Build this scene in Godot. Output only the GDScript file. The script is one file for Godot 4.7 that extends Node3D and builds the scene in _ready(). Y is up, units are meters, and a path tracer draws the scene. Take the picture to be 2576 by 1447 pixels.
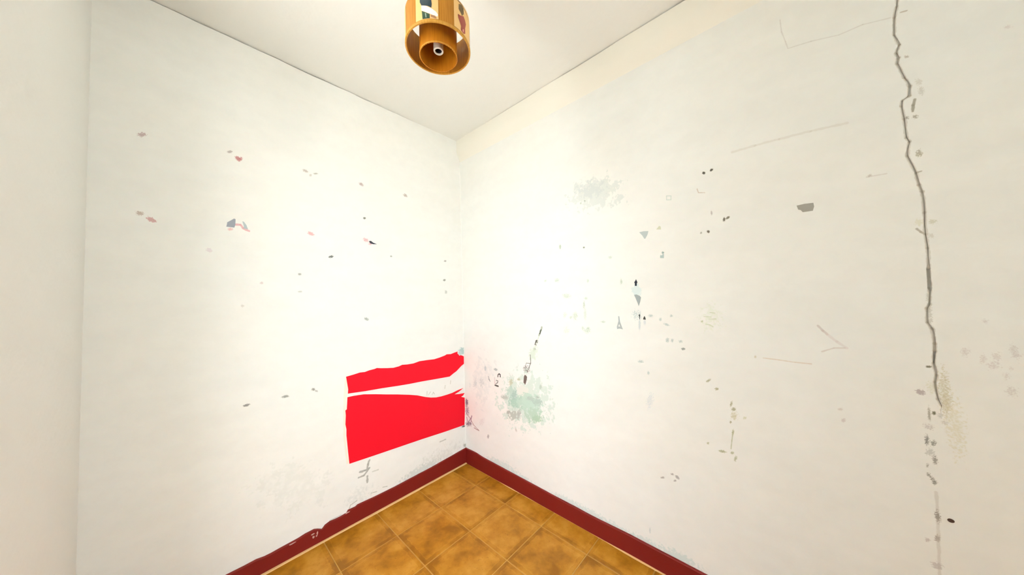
extends Node3D
# A bare plastered room corner: two chipped white walls, a cracked joint, dark red skirting,
# mottled brown floor tiles, torn red vinyl, scraps of old paper, a wooden drum lamp and a
# window behind the camera. Metres; the corner is the origin, left wall x = 0, right wall z = 0.

const ROOM_X := 4.60
const ROOM_Z := 1.696
const ROOM_Y := 2.50
const PAINT := [239, 240, 235]

# Stains, chips and scribbles measured on the plaster (metres along the wall, metres up):
# ["b", centre, half axis, half axis, colour, cover, raggedness], ["s", [line], width, colour, cover], ["p", [outline], colour, cover]
const LEFT_MARKS := [
	["b",1.5747,1.9311,-0.0098,0.0040,-0.0001,-0.0080,[187,166,166],0.80,0.50], ["b",1.3238,1.9521,-0.0079,0.0028,-0.0000,-0.0056,[179,171,167],0.80,0.50], ["b",1.2969,1.9315,-0.0087,-0.0026,0.0022,-0.0076,[187,124,124],0.85,0.50],
	["b",1.2887,1.9287,-0.0063,0.0094,-0.0036,-0.0046,[187,124,124],0.85,0.50], ["b",1.5756,1.6161,-0.0086,-0.0008,0.0007,-0.0079,[191,177,166],0.80,0.50], ["b",1.5468,1.5962,-0.0113,-0.0052,0.0018,-0.0077,[207,164,163],0.85,0.50],
	["b",1.0333,1.9526,-0.0113,-0.0029,0.0022,-0.0065,[189,181,172],0.80,0.50], ["b",1.0100,1.9359,-0.0054,0.0016,0.0000,-0.0065,[203,200,192],0.80,0.50], ["b",0.9862,1.9518,-0.0093,0.0028,0.0000,-0.0044,[179,176,167],0.80,0.50],
	["b",0.7499,1.9571,-0.0112,-0.0054,0.0040,-0.0071,[184,166,162],0.80,0.50], ["b",0.4669,1.9583,-0.0117,-0.0050,0.0050,-0.0079,[179,166,157],0.80,0.50], ["b",0.7331,1.7541,-0.0069,0.0013,0.0000,-0.0061,[94,100,91],0.80,0.50],
	["b",0.9131,1.5037,-0.0107,0.0031,-0.0010,-0.0065,[94,100,96],0.80,0.50], ["b",0.5709,1.5363,-0.0066,0.0006,0.0001,-0.0051,[160,166,157],0.80,0.50], ["b",0.1574,1.5370,-0.0107,0.0008,0.0001,-0.0060,[160,157,152],0.80,0.50],
	["b",0.1676,1.3938,-0.0106,0.0003,0.0002,-0.0074,[141,143,132],0.80,0.50], ["b",0.1555,1.3050,-0.0106,-0.0000,0.0003,-0.0119,[194,200,192],0.80,0.50], ["b",1.0579,1.3998,-0.0067,-0.0012,0.0007,-0.0051,[160,162,157],0.80,0.50],
	["b",1.0562,1.3090,-0.0086,-0.0000,0.0000,-0.0041,[198,200,192],0.80,0.50], ["b",0.7267,1.1442,-0.0108,-0.0048,0.0028,-0.0076,[156,166,157],0.80,0.50], ["b",1.1168,0.7879,-0.0126,-0.0006,-0.0008,-0.0060,[141,143,137],0.80,0.50],
	["b",0.9991,0.7942,-0.0071,-0.0017,0.0000,-0.0062,[137,138,132],0.80,0.50], ["b",0.9848,0.7824,-0.0068,-0.0045,0.0012,-0.0036,[179,179,172],0.80,0.50], ["b",1.2608,0.7859,-0.0106,0.0008,-0.0011,-0.0055,[122,122,120],0.80,0.50],
	["b",0.0193,0.2747,-0.0144,-0.0007,-0.0024,-0.0065,[75,57,61],0.80,0.50], ["b",0.0041,0.1255,-0.0192,-0.0073,0.0004,-0.0148,[166,172,160],0.80,0.50], ["b",1.0087,1.6192,-0.0128,-0.0062,0.0034,-0.0080,[222,169,170],0.80,0.50],
	["b",1.2096,1.3511,-0.0059,0.0001,-0.0000,-0.0057,[212,195,192],0.60,0.50], ["b",1.3849,1.4904,-0.0094,-0.0027,0.0015,-0.0086,[223,213,219],0.60,0.50], ["b",1.2768,1.2431,-0.0054,-0.0002,-0.0000,-0.0055,[208,205,198],0.60,0.50],
	["s",[1.3018,1.6187,1.2856,1.6196,1.2760,1.6062,1.2551,1.5944],0.0092,[223,169,174],0.75], ["b",1.3201,1.5936,-0.0079,0.0012,-0.0000,-0.0055,[227,181,182],0.80,0.50], ["b",0.7273,1.6215,-0.0147,-0.0053,0.0040,-0.0093,[219,176,180],0.80,0.50],
	["b",0.7018,1.6004,-0.0095,0.0011,0.0001,-0.0073,[222,176,182],0.70,0.50], ["s",[0.7180,0.3102,0.7249,0.2925,0.7296,0.2739],0.0114,[166,167,160],0.80], ["s",[0.7694,0.2666,0.7431,0.2639,0.7183,0.2667],0.0112,[166,167,160],0.80],
	["s",[0.7184,0.2644,0.7499,0.2375,0.7783,0.2393],0.0091,[166,167,160],0.80], ["s",[0.7300,0.2239,0.7303,0.1922],0.0113,[166,167,160],0.80], ["s",[0.7003,0.2381,0.6653,0.2342],0.0069,[198,200,192],0.60],
	["s",[0.2304,0.2376,0.1808,0.2364],0.0083,[189,190,182],0.70], ["s",[0.7878,0.1151,0.8214,0.1085,0.8298,0.0890],0.0055,[179,181,172],0.70], ["s",[0.6759,0.1109,0.7083,0.1177],0.0046,[184,186,177],0.70],
	["s",[0.6133,0.1110,0.6401,0.1192],0.0047,[189,190,182],0.70], ["s",[0.8701,0.0809,0.9241,0.0815],0.0042,[179,176,167],0.60], ["b",0.3804,0.1062,-0.1211,0.0082,-0.0130,-0.0262,[194,204,199],0.50,0.74],
	["b",0.2228,0.1282,-0.1522,0.0109,-0.0258,-0.0493,[212,215,208],0.40,0.90], ["b",0.7725,0.1406,-0.0588,0.0028,-0.0140,-0.0347,[210,215,211],0.40,0.90], ["b",1.0811,0.3337,-0.1186,-0.0321,-0.0128,-0.0924,[219,223,215],0.30,0.90],
	["b",0.0156,0.8458,-0.0271,-0.0041,0.0007,-0.0274,[166,195,192],0.85,0.70], ["b",0.0389,0.8341,-0.0152,-0.0024,0.0005,-0.0181,[194,209,208],0.80,0.60], ["s",[0.3291,0.5896,0.3271,0.6163],0.0043,[194,190,177],0.70],
	["s",[0.3167,0.5891,0.3006,0.6069],0.0043,[194,190,177],0.70], ["s",[0.2883,0.5845,0.2784,0.5986,0.2691,0.5823],0.0044,[194,190,177],0.70], ["s",[0.1819,0.6001,0.1780,0.6221],0.0046,[194,190,177],0.70],
	["s",[0.1324,0.6231,0.1283,0.6455],0.0046,[194,190,177],0.70], ["p",[0.8461,0.8234,0.8295,0.8243,0.8386,0.6884,0.8458,0.4924,0.8283,0.3410,0.8406,0.3418,0.8560,0.4961,0.8548,0.7148],[239,229,203],0.50],
]
const RIGHT_MARKS := [
	["b",0.7973,1.3435,0.0073,-0.0004,-0.0002,-0.0060,[187,206,185],0.85,0.80], ["b",0.8797,1.3408,0.0137,-0.0008,-0.0004,-0.0093,[187,206,185],0.85,0.80], ["b",1.0772,1.3264,0.0058,-0.0004,-0.0003,-0.0075,[187,206,185],0.85,0.80],
	["b",1.2581,1.3114,0.0050,-0.0003,-0.0005,-0.0118,[177,196,173],0.85,0.80], ["b",0.9404,1.2488,0.0233,-0.0006,-0.0005,-0.0113,[196,213,193],0.85,0.80], ["b",1.0483,1.1963,0.0052,-0.0000,-0.0007,-0.0172,[172,189,166],0.85,0.80],
	["b",1.0616,1.2327,0.0094,-0.0002,-0.0003,-0.0064,[187,206,185],0.85,0.80], ["b",0.9921,1.1371,0.0124,0.0002,-0.0008,-0.0198,[196,213,193],0.85,0.80], ["b",0.9640,1.1276,0.0076,0.0002,-0.0003,-0.0067,[187,206,185],0.85,0.80],
	["b",0.9256,1.1403,0.0105,0.0002,-0.0005,-0.0136,[212,225,207],0.85,0.80], ["b",1.0535,1.1490,0.0071,0.0001,-0.0011,-0.0258,[203,217,200],0.85,0.80], ["b",1.0616,1.0595,0.0164,0.0009,-0.0005,-0.0128,[196,213,193],0.85,0.80],
	["b",1.0692,1.0726,0.0070,0.0003,-0.0003,-0.0064,[181,200,178],0.85,0.80], ["b",1.0360,1.0710,0.0060,0.0003,-0.0004,-0.0086,[187,206,185],0.85,0.80], ["b",1.1540,1.1094,0.0108,0.0004,-0.0002,-0.0051,[187,206,185],0.85,0.80],
	["b",1.2061,1.4384,0.0080,0.0019,0.0019,-0.0060,[196,213,197],0.85,0.80], ["b",0.9326,1.0527,0.0156,0.0008,-0.0007,-0.0180,[218,229,214],0.85,0.80], ["b",1.3294,1.2652,0.0221,-0.0009,-0.0011,-0.0266,[216,231,229],0.90,0.30],
	["b",1.3244,1.1491,0.0166,0.0003,-0.0007,-0.0171,[191,208,206],0.80,1.00], ["b",1.3373,1.1041,0.0046,0.0002,-0.0011,-0.0264,[205,215,216],0.80,0.50], ["b",1.3613,1.1143,0.0054,0.0002,-0.0005,-0.0112,[215,221,223],0.80,0.50],
	["b",1.3891,1.1447,0.0087,0.0002,-0.0002,-0.0055,[189,202,198],0.80,0.70], ["b",1.4295,1.1292,0.0042,0.0001,-0.0003,-0.0063,[189,202,198],0.80,0.70], ["b",1.4550,1.1068,0.0086,-0.0041,-0.0019,-0.0041,[189,202,198],0.80,0.70],
	["b",1.4761,1.1463,0.0048,0.0001,-0.0002,-0.0053,[189,202,198],0.80,0.70], ["b",1.4552,1.0377,0.0065,0.0005,-0.0004,-0.0089,[189,202,198],0.80,0.70], ["b",1.4745,1.0374,0.0048,0.0004,-0.0003,-0.0070,[189,202,198],0.80,0.70],
	["b",1.5073,1.0355,0.0062,0.0005,-0.0002,-0.0052,[189,202,198],0.80,0.70], ["b",1.3671,0.8783,0.0044,0.0007,-0.0003,-0.0074,[189,202,198],0.80,0.70], ["b",1.3352,0.9277,0.0109,0.0013,-0.0002,-0.0056,[189,202,198],0.80,0.70],
	["b",1.5162,1.0038,0.0069,0.0006,-0.0002,-0.0046,[134,141,135],0.80,0.50], ["b",1.3687,0.7508,0.0120,0.0003,-0.0062,-0.0300,[212,221,225],0.70,0.80], ["b",1.6247,1.7451,0.0050,-0.0016,-0.0002,-0.0053,[88,83,71],0.95,0.20],
	["b",1.6517,1.7495,0.0051,0.0026,0.0019,-0.0041,[88,83,71],0.90,0.30], ["b",1.6848,1.5367,0.0033,-0.0014,-0.0015,-0.0076,[88,83,71],0.85,0.40], ["b",1.6971,1.5411,0.0054,0.0035,0.0017,-0.0038,[114,109,91],0.85,0.40],
	["b",1.6299,1.4969,0.0049,-0.0009,-0.0002,-0.0053,[114,108,96],0.95,0.20], ["b",1.6040,1.4964,0.0031,-0.0005,-0.0002,-0.0040,[162,160,149],0.80,0.50], ["b",1.6442,1.5719,0.0027,-0.0006,-0.0003,-0.0074,[177,168,164],0.80,0.50],
	["b",0.9093,1.5350,0.0062,-0.0009,-0.0005,-0.0115,[177,194,171],0.80,0.50], ["b",1.0599,1.5096,0.0052,-0.0007,-0.0002,-0.0043,[114,122,106],0.80,0.50], ["b",1.0761,1.7619,0.0052,-0.0013,-0.0002,-0.0048,[162,172,159],0.80,0.50],
	["b",1.0518,1.7555,0.0048,-0.0012,-0.0002,-0.0055,[191,203,188],0.80,0.50], ["s",[1.5980,1.6849,1.6022,1.6676,1.6246,1.6616],0.0030,[205,189,173],0.70], ["s",[1.4802,1.6856,1.4978,1.6810,1.4970,1.6633,1.4794,1.6677,1.4802,1.6856],0.0032,[205,217,210],0.80],
	["b",1.1331,1.7863,0.1260,-0.0080,0.0122,-0.0697,[208,217,212],0.50,0.74], ["b",1.1115,1.8201,0.0706,-0.0078,0.0056,-0.0398,[206,213,212],0.50,0.74], ["b",1.4535,1.4316,0.0049,-0.0006,-0.0002,-0.0050,[143,162,156],0.85,0.30],
	["s",[1.8982,2.1153,1.9561,2.1054,2.0201,2.0869,2.0714,2.0879,2.1262,2.0727],0.0029,[206,202,195],0.45], ["s",[1.8825,2.2329,1.8846,2.1864,1.8932,2.1436,1.8982,2.1153],0.0029,[211,206,201],0.50], ["s",[1.7228,1.7983,1.7933,1.7988,1.8603,1.7971,1.9415,1.7932,2.0234,1.7859],0.0079,[203,196,183],0.24],
	["s",[2.0564,1.5963,2.0958,1.5955],0.0032,[216,210,204],0.60], ["b",2.0630,1.5994,0.0046,0.0012,0.0005,-0.0032,[191,182,172],0.60,0.50], ["s",[1.5989,1.1462,1.6237,1.1443],0.0038,[187,195,159],0.50],
	["s",[1.6205,1.1630,1.6380,1.1607],0.0038,[187,195,159],0.50], ["s",[1.6165,1.1360,1.6392,1.1366],0.0038,[187,195,159],0.50], ["s",[1.6045,1.1143,1.6182,1.1116,1.6275,1.1054],0.0038,[187,195,159],0.50],
	["b",1.5910,1.1254,0.0042,0.0001,-0.0002,-0.0041,[187,195,159],0.80,0.50], ["b",1.6250,1.1411,0.0295,0.0007,-0.0019,-0.0423,[222,231,207],0.40,1.00], ["b",1.6022,0.8825,0.0074,0.0061,0.0016,-0.0034,[160,158,125],0.75,0.60],
	["b",1.6296,0.8536,0.0054,0.0010,-0.0002,-0.0048,[160,158,125],0.75,0.60], ["b",1.6747,0.8031,0.0031,-0.0004,-0.0024,-0.0095,[160,158,125],0.75,0.60], ["b",1.6815,0.7845,0.0063,0.0014,-0.0003,-0.0062,[160,158,125],0.75,0.60],
	["b",1.6696,0.7316,0.0031,0.0008,-0.0002,-0.0041,[160,158,125],0.75,0.60], ["b",1.6755,0.6939,0.0030,0.0005,-0.0011,-0.0095,[167,172,137],0.75,0.60], ["b",1.6371,0.6080,0.0114,0.0008,-0.0009,-0.0044,[167,172,137],0.75,0.60],
	["b",1.6789,0.5931,0.0035,-0.0004,-0.0030,-0.0096,[173,180,150],0.75,0.60], ["b",1.5894,0.6253,0.0036,0.0011,-0.0002,-0.0042,[167,172,137],0.75,0.60], ["b",1.6693,0.6123,0.0047,-0.0006,-0.0015,-0.0048,[167,172,137],0.75,0.60],
	["b",1.6822,0.7586,0.0088,0.0022,-0.0006,-0.0124,[191,185,144],0.70,1.00], ["s",[1.6755,0.6939,1.6701,0.6586,1.6662,0.6266],0.0031,[167,172,137],0.60], ["b",1.7148,0.7590,0.0048,0.0012,-0.0002,-0.0046,[211,212,184],0.70,0.50],
	["b",1.4086,0.4184,0.0075,0.0029,-0.0002,-0.0043,[167,163,160],0.80,0.50], ["b",1.4682,0.4427,0.0057,-0.0056,-0.0040,-0.0050,[167,163,160],0.80,0.50], ["b",1.4488,0.4482,0.0047,-0.0012,-0.0021,-0.0044,[167,163,160],0.80,0.50],
	["b",1.4588,0.4238,0.0056,0.0022,-0.0002,-0.0038,[167,163,160],0.80,0.50], ["b",1.7568,0.9973,0.0029,0.0003,-0.0002,-0.0045,[211,206,184],0.80,0.50], ["s",[1.7795,0.9955,1.8233,0.9933,1.8647,0.9899,1.9051,0.9895],0.0033,[220,206,190],0.70],
	["s",[1.9271,1.1216,1.9379,1.1056,1.9474,1.0941],0.0061,[206,197,193],0.65], ["s",[1.9474,1.0941,1.9679,1.0705,1.9889,1.0516],0.0067,[223,214,211],0.45], ["s",[1.9324,1.0343,1.9602,1.0489,1.9845,1.0512],0.0040,[214,204,197],0.60],
	["b",1.9708,0.8152,0.0044,0.0011,-0.0003,-0.0058,[206,195,193],0.60,0.50], ["b",1.9655,0.8498,0.0053,0.0012,-0.0002,-0.0039,[211,204,197],0.60,0.50], ["b",1.3430,0.1548,0.0036,0.0018,-0.0005,-0.0127,[199,209,210],0.60,0.50],
	["s",[0.3684,0.7038,0.3709,0.7192,0.3816,0.7262,0.3919,0.7224,0.3928,0.7077],0.0071,[62,56,52],0.95], ["s",[0.3506,0.6777,0.3681,0.6752,0.3657,0.6639,0.3457,0.6523],0.0055,[110,108,102],0.80], ["s",[0.3398,0.6417,0.3680,0.6398],0.0110,[80,77,73],0.90],
	["s",[0.3353,0.6945,0.3377,0.6509],0.0044,[196,166,165],0.70], ["s",[0.2743,0.6904,0.2798,0.6717,0.2897,0.6593],0.0085,[141,152,154],0.80], ["b",0.2142,0.6610,0.1005,0.0164,-0.0049,-0.1379,[221,227,224],0.55,0.80],
	["b",0.2428,0.7451,0.0102,0.0014,-0.0006,-0.0171,[191,204,204],0.80,0.50], ["b",0.3493,0.7516,0.0152,-0.0040,-0.0062,-0.0080,[166,177,176],0.80,0.50], ["b",0.1244,0.6169,0.0182,0.0031,-0.0010,-0.0295,[195,202,200],0.60,0.90],
	["b",0.2005,0.6387,0.0216,0.0037,-0.0009,-0.0260,[189,197,196],0.60,0.90], ["s",[0.7597,1.0628,0.7367,1.0133],0.0121,[162,172,152],0.80], ["s",[0.7531,1.0481,0.7431,1.0234],0.0063,[59,64,55],0.95],
	["b",0.7169,0.9763,0.0092,0.0007,-0.0003,-0.0073,[57,54,48],0.95,0.30], ["s",[0.7227,0.9687,0.7073,0.9675,0.7037,0.9549,0.7129,0.9533],0.0063,[80,79,71],0.90], ["b",0.6994,0.9252,0.0081,0.0008,-0.0003,-0.0074,[143,151,135],0.80,0.50],
	["b",0.6858,0.8969,0.0269,-0.0028,-0.0137,-0.0371,[212,227,210],0.80,0.70], ["s",[0.7365,1.0085,0.6896,0.9120],0.0049,[205,217,197],0.80], ["s",[0.6627,0.8871,0.6645,0.8354,0.6472,0.8009],0.0047,[107,111,102],0.90],
	["s",[0.6289,0.8309,0.6612,0.8325],0.0040,[124,128,117],0.85], ["s",[0.6254,0.8254,0.6211,0.7998],0.0038,[143,146,137],0.80], ["b",0.6293,0.7910,0.0190,0.0065,0.0060,-0.0184,[88,83,77],0.90,0.90],
	["b",0.6000,0.5910,0.1810,0.0381,-0.0056,-0.1461,[206,224,213],0.75,0.74], ["b",0.5835,0.6379,0.0488,0.0029,-0.0130,-0.0498,[227,232,223],0.95,0.25], ["b",0.5347,0.5644,0.0635,0.0054,-0.0098,-0.0375,[170,204,187],0.90,0.70],
	["b",0.4876,0.6246,0.0350,0.0022,-0.0102,-0.0380,[187,213,200],0.90,0.70], ["b",0.5190,0.6100,0.0206,0.0014,-0.0078,-0.0295,[170,198,187],0.90,0.70], ["b",0.6355,0.5787,0.0923,0.0076,-0.0145,-0.0569,[191,217,202],0.90,0.70],
	["b",0.6713,0.5183,0.0606,0.0064,-0.0103,-0.0409,[183,210,191],0.90,0.70], ["b",0.6984,0.4985,0.0330,0.0038,-0.0051,-0.0202,[174,204,179],0.90,0.70], ["b",0.7086,0.6042,0.0357,0.0027,-0.0050,-0.0200,[178,200,189],0.90,0.70],
	["b",0.6528,0.6144,0.0311,0.0022,-0.0033,-0.0128,[180,200,189],0.90,0.70], ["b",0.5033,0.4725,0.0413,0.0048,-0.0079,-0.0299,[181,189,179],0.90,0.70], ["b",0.5527,0.4947,0.0151,0.0017,-0.0069,-0.0267,[180,187,179],0.90,0.70],
	["b",0.4607,0.4830,0.0143,0.0016,-0.0029,-0.0110,[170,170,162],0.90,0.70], ["b",0.4311,0.5767,0.0327,0.0025,-0.0037,-0.0138,[187,195,185],0.90,0.70], ["b",0.7366,0.7008,0.0089,0.0004,-0.0037,-0.0148,[187,204,191],0.90,0.70],
	["b",0.4900,0.6877,0.0158,0.0007,-0.0051,-0.0189,[196,200,173],0.90,0.70], ["b",0.5611,0.7176,0.0117,0.0004,-0.0017,-0.0066,[191,196,169],0.90,0.70], ["b",0.7098,0.6333,0.0120,0.0008,-0.0019,-0.0075,[172,189,179],0.90,0.70],
	["b",0.0206,0.4541,0.0145,0.0031,-0.0008,-0.0243,[110,96,119],0.80,0.60], ["b",0.0252,0.3919,0.0192,0.0045,-0.0009,-0.0272,[129,112,135],0.80,0.80], ["s",[0.0154,0.3715,0.0549,0.3453,0.0998,0.3037,0.1546,0.2809],0.0055,[177,148,145],0.85],
	["s",[0.0781,0.3688,0.0684,0.3309,0.0612,0.2965],0.0066,[147,121,139],0.85], ["s",[0.0148,0.2842,0.0446,0.3189,0.0788,0.3631],0.0061,[147,121,139],0.80], ["b",0.0419,0.2973,0.0307,0.0081,-0.0005,-0.0150,[98,77,97],0.85,0.80],
	["s",[0.1037,0.2843,0.1572,0.2787],0.0071,[171,142,141],0.80], ["s",[0.0168,0.3418,0.0344,0.2983],0.0055,[147,121,139],0.80], ["b",0.2549,0.2652,0.0100,0.0029,-0.0005,-0.0127,[166,166,165],0.80,0.50],
	["b",0.1903,0.3505,0.0185,-0.0023,-0.0183,-0.0246,[216,208,207],0.50,0.90], ["b",0.5245,0.3857,0.0066,0.0036,0.0055,-0.0104,[189,186,176],0.60,0.50], ["b",0.3838,0.1074,0.1290,-0.0003,-0.0184,-0.0303,[207,223,218],0.60,0.74],
	["b",0.5542,0.0855,0.0854,-0.0024,-0.0157,-0.0257,[207,223,218],0.60,0.74], ["b",0.9071,0.0967,0.0874,-0.0015,-0.0092,-0.0174,[207,223,218],0.60,0.74], ["b",1.0518,0.0898,0.0860,-0.0031,-0.0108,-0.0211,[207,223,218],0.60,0.74],
	["b",1.1701,0.0826,0.0858,-0.0030,-0.0098,-0.0201,[207,223,218],0.60,0.74], ["b",1.3138,0.0916,0.0678,-0.0028,-0.0077,-0.0166,[207,223,218],0.60,0.74], ["b",1.4554,0.0979,0.0715,-0.0034,-0.0092,-0.0213,[207,223,218],0.60,0.74],
	["s",[2.1412,2.1188,2.1395,2.0999,2.1335,2.0689,2.1303,2.0157,2.1382,1.9793,2.1313,1.9586,2.1349,1.9402,2.1319,1.9245,2.1428,1.8739,2.1515,1.8435,2.1486,1.8145,2.1359,1.8072,2.1336,1.7899,2.1368,1.7492,2.1377,1.6927,2.1428,1.6773,2.1365,1.6361,2.1496,1.5812,2.1534,1.5443,2.1580,1.5229,2.1591,1.4603,2.1574,1.3962,2.1595,1.3552,2.1581,1.2962,2.1574,1.2397,2.1545,1.1926,2.1498,1.1811,2.1485,1.1396,2.1564,1.1217,2.1578,1.0797,2.1567,1.0569,2.1537,1.0237,2.1567,0.9891,2.1531,0.9693,2.1561,0.9216,2.1607,0.9058],0.0073,[183,176,161],0.45], ["b",2.2327,1.0443,0.0041,0.0005,-0.0005,-0.0096,[209,200,196],0.60,0.90], ["b",2.2528,1.0529,0.0052,-0.0030,-0.0020,-0.0081,[209,200,196],0.60,0.90],
	["b",2.2781,1.0680,0.0047,0.0044,0.0028,-0.0136,[209,200,196],0.60,0.90], ["b",2.2841,1.0585,0.0043,0.0005,-0.0002,-0.0041,[209,200,196],0.60,0.90], ["b",2.2721,1.0243,0.0022,0.0003,-0.0002,-0.0041,[209,200,196],0.60,0.90],
	["b",2.2645,1.0047,0.0034,0.0005,-0.0003,-0.0062,[209,200,196],0.60,0.90], ["b",2.2063,1.0608,0.0056,0.0006,-0.0005,-0.0098,[209,200,196],0.60,0.90], ["b",2.2477,1.0293,0.0080,0.0011,-0.0004,-0.0084,[209,200,196],0.60,0.90],
	["b",2.2698,0.9656,0.0066,0.0013,-0.0005,-0.0103,[209,200,196],0.60,0.90], ["b",2.3110,1.9205,0.0048,-0.0015,0.0001,-0.0033,[209,200,196],0.60,0.90], ["b",2.2406,1.1460,0.0035,0.0001,-0.0002,-0.0043,[209,200,196],0.60,0.90],
	["b",2.1678,0.9462,0.0085,0.0031,0.0007,-0.0506,[196,189,153],0.60,0.80], ["b",2.1699,0.9078,0.0078,0.0017,-0.0014,-0.0291,[203,194,167],0.60,0.80], ["b",2.1811,0.8491,0.0127,0.0064,0.0022,-0.0660,[220,214,184],0.50,0.90],
	["b",2.1477,0.9537,0.0094,0.0017,-0.0008,-0.0160,[213,212,184],0.45,0.90], ["b",2.1263,0.9360,0.0076,-0.0032,-0.0018,-0.0068,[176,167,167],0.80,0.50], ["b",2.1444,1.0122,0.0048,0.0006,-0.0001,-0.0030,[118,115,97],0.90,0.30],
	["b",2.1388,0.8749,0.0021,0.0007,-0.0003,-0.0170,[160,158,143],0.80,0.60], ["b",2.1473,0.8803,0.0030,0.0007,-0.0002,-0.0045,[111,108,85],0.90,0.40], ["b",2.1572,0.8760,0.0042,-0.0016,-0.0014,-0.0056,[187,189,182],0.70,0.80],
	["b",2.1642,0.8578,0.0057,-0.0006,-0.0007,-0.0040,[190,182,170],0.60,0.80], ["b",2.1354,0.8390,0.0075,-0.0026,-0.0016,-0.0063,[194,187,182],0.70,0.80], ["b",2.1313,0.7993,0.0035,0.0013,-0.0002,-0.0113,[126,124,117],0.80,0.72],
	["b",2.1427,0.7938,0.0038,-0.0009,-0.0016,-0.0069,[144,142,133],0.80,0.72], ["b",2.1424,0.7468,0.0034,0.0022,0.0008,-0.0107,[148,146,138],0.80,0.72], ["b",2.1286,0.7263,0.0020,0.0004,-0.0005,-0.0047,[171,169,160],0.80,0.72],
	["b",2.1353,0.7668,0.0068,0.0012,-0.0009,-0.0093,[203,203,196],0.80,0.72], ["b",2.1183,0.5125,0.0041,0.0014,-0.0005,-0.0047,[203,196,191],0.80,0.72], ["b",2.1313,0.4477,0.0077,-0.0013,-0.0026,-0.0095,[201,194,191],0.80,0.72],
	["b",2.1394,0.5882,0.0034,0.0027,0.0011,-0.0135,[120,110,100],0.80,0.72], ["b",2.1364,0.5262,0.0040,0.0034,0.0006,-0.0072,[160,151,143],0.80,0.72], ["b",2.1705,1.8192,0.0041,-0.0019,-0.0003,-0.0106,[213,212,204],0.80,0.72],
	["b",2.1562,1.7478,0.0041,-0.0005,0.0003,-0.0049,[171,167,153],0.80,0.72], ["b",2.1420,1.7517,0.0025,-0.0010,-0.0001,-0.0036,[165,159,147],0.80,0.72], ["b",2.1579,1.6368,0.0047,-0.0030,-0.0013,-0.0090,[176,171,153],0.80,0.72],
	["b",2.1501,1.9350,0.0035,-0.0012,0.0001,-0.0037,[186,178,167],0.80,0.72], ["b",2.1673,1.8485,0.0048,-0.0028,-0.0006,-0.0081,[220,219,211],0.80,0.72], ["b",2.1713,1.4309,0.0060,-0.0006,-0.0001,-0.0058,[211,212,194],0.80,0.72],
	["b",2.1667,1.3912,0.0043,-0.0033,-0.0014,-0.0053,[219,216,206],0.80,0.72], ["b",2.1481,1.4332,0.0060,-0.0028,-0.0013,-0.0091,[228,228,211],0.80,0.72], ["b",2.1294,0.7007,0.0032,-0.0027,-0.0015,-0.0038,[160,160,150],0.80,0.70],
	["b",2.1351,0.6917,0.0036,-0.0063,-0.0022,-0.0037,[135,133,124],0.85,0.80], ["b",2.1387,0.6830,0.0021,-0.0046,-0.0027,-0.0039,[143,142,133],0.80,0.70], ["s",[2.1400,0.6558,2.1401,0.6072,2.1375,0.5213,2.1346,0.4245],0.0057,[199,194,184],0.40],
	["s",[2.1579,1.8001,2.1550,1.7834,2.1528,1.7663],0.0059,[156,153,138],0.80], ["s",[2.1510,1.5819,2.1588,1.5830],0.0035,[176,171,158],0.80], ["s",[2.1430,1.4152,2.1495,1.4046,2.1561,1.3976],0.0047,[176,169,155],0.80],
	["s",[2.1458,2.0766,2.1567,2.0739],0.0036,[186,177,163],0.70], ["b",2.1544,1.2202,0.0034,0.0007,0.0002,-0.0069,[194,194,182],0.60,0.74], ["b",2.1544,1.2052,0.0032,0.0024,0.0014,-0.0063,[194,194,182],0.60,0.74],
	["b",2.1543,1.1903,0.0031,-0.0018,-0.0016,-0.0066,[194,194,182],0.60,0.74], ["b",2.1543,1.1754,0.0034,-0.0001,-0.0004,-0.0069,[194,194,182],0.60,0.74], ["b",2.1543,1.1605,0.0033,0.0016,0.0008,-0.0066,[194,194,182],0.60,0.74],
	["b",2.1542,1.1456,0.0029,-0.0025,-0.0021,-0.0062,[194,194,182],0.60,0.74],
]
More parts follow.
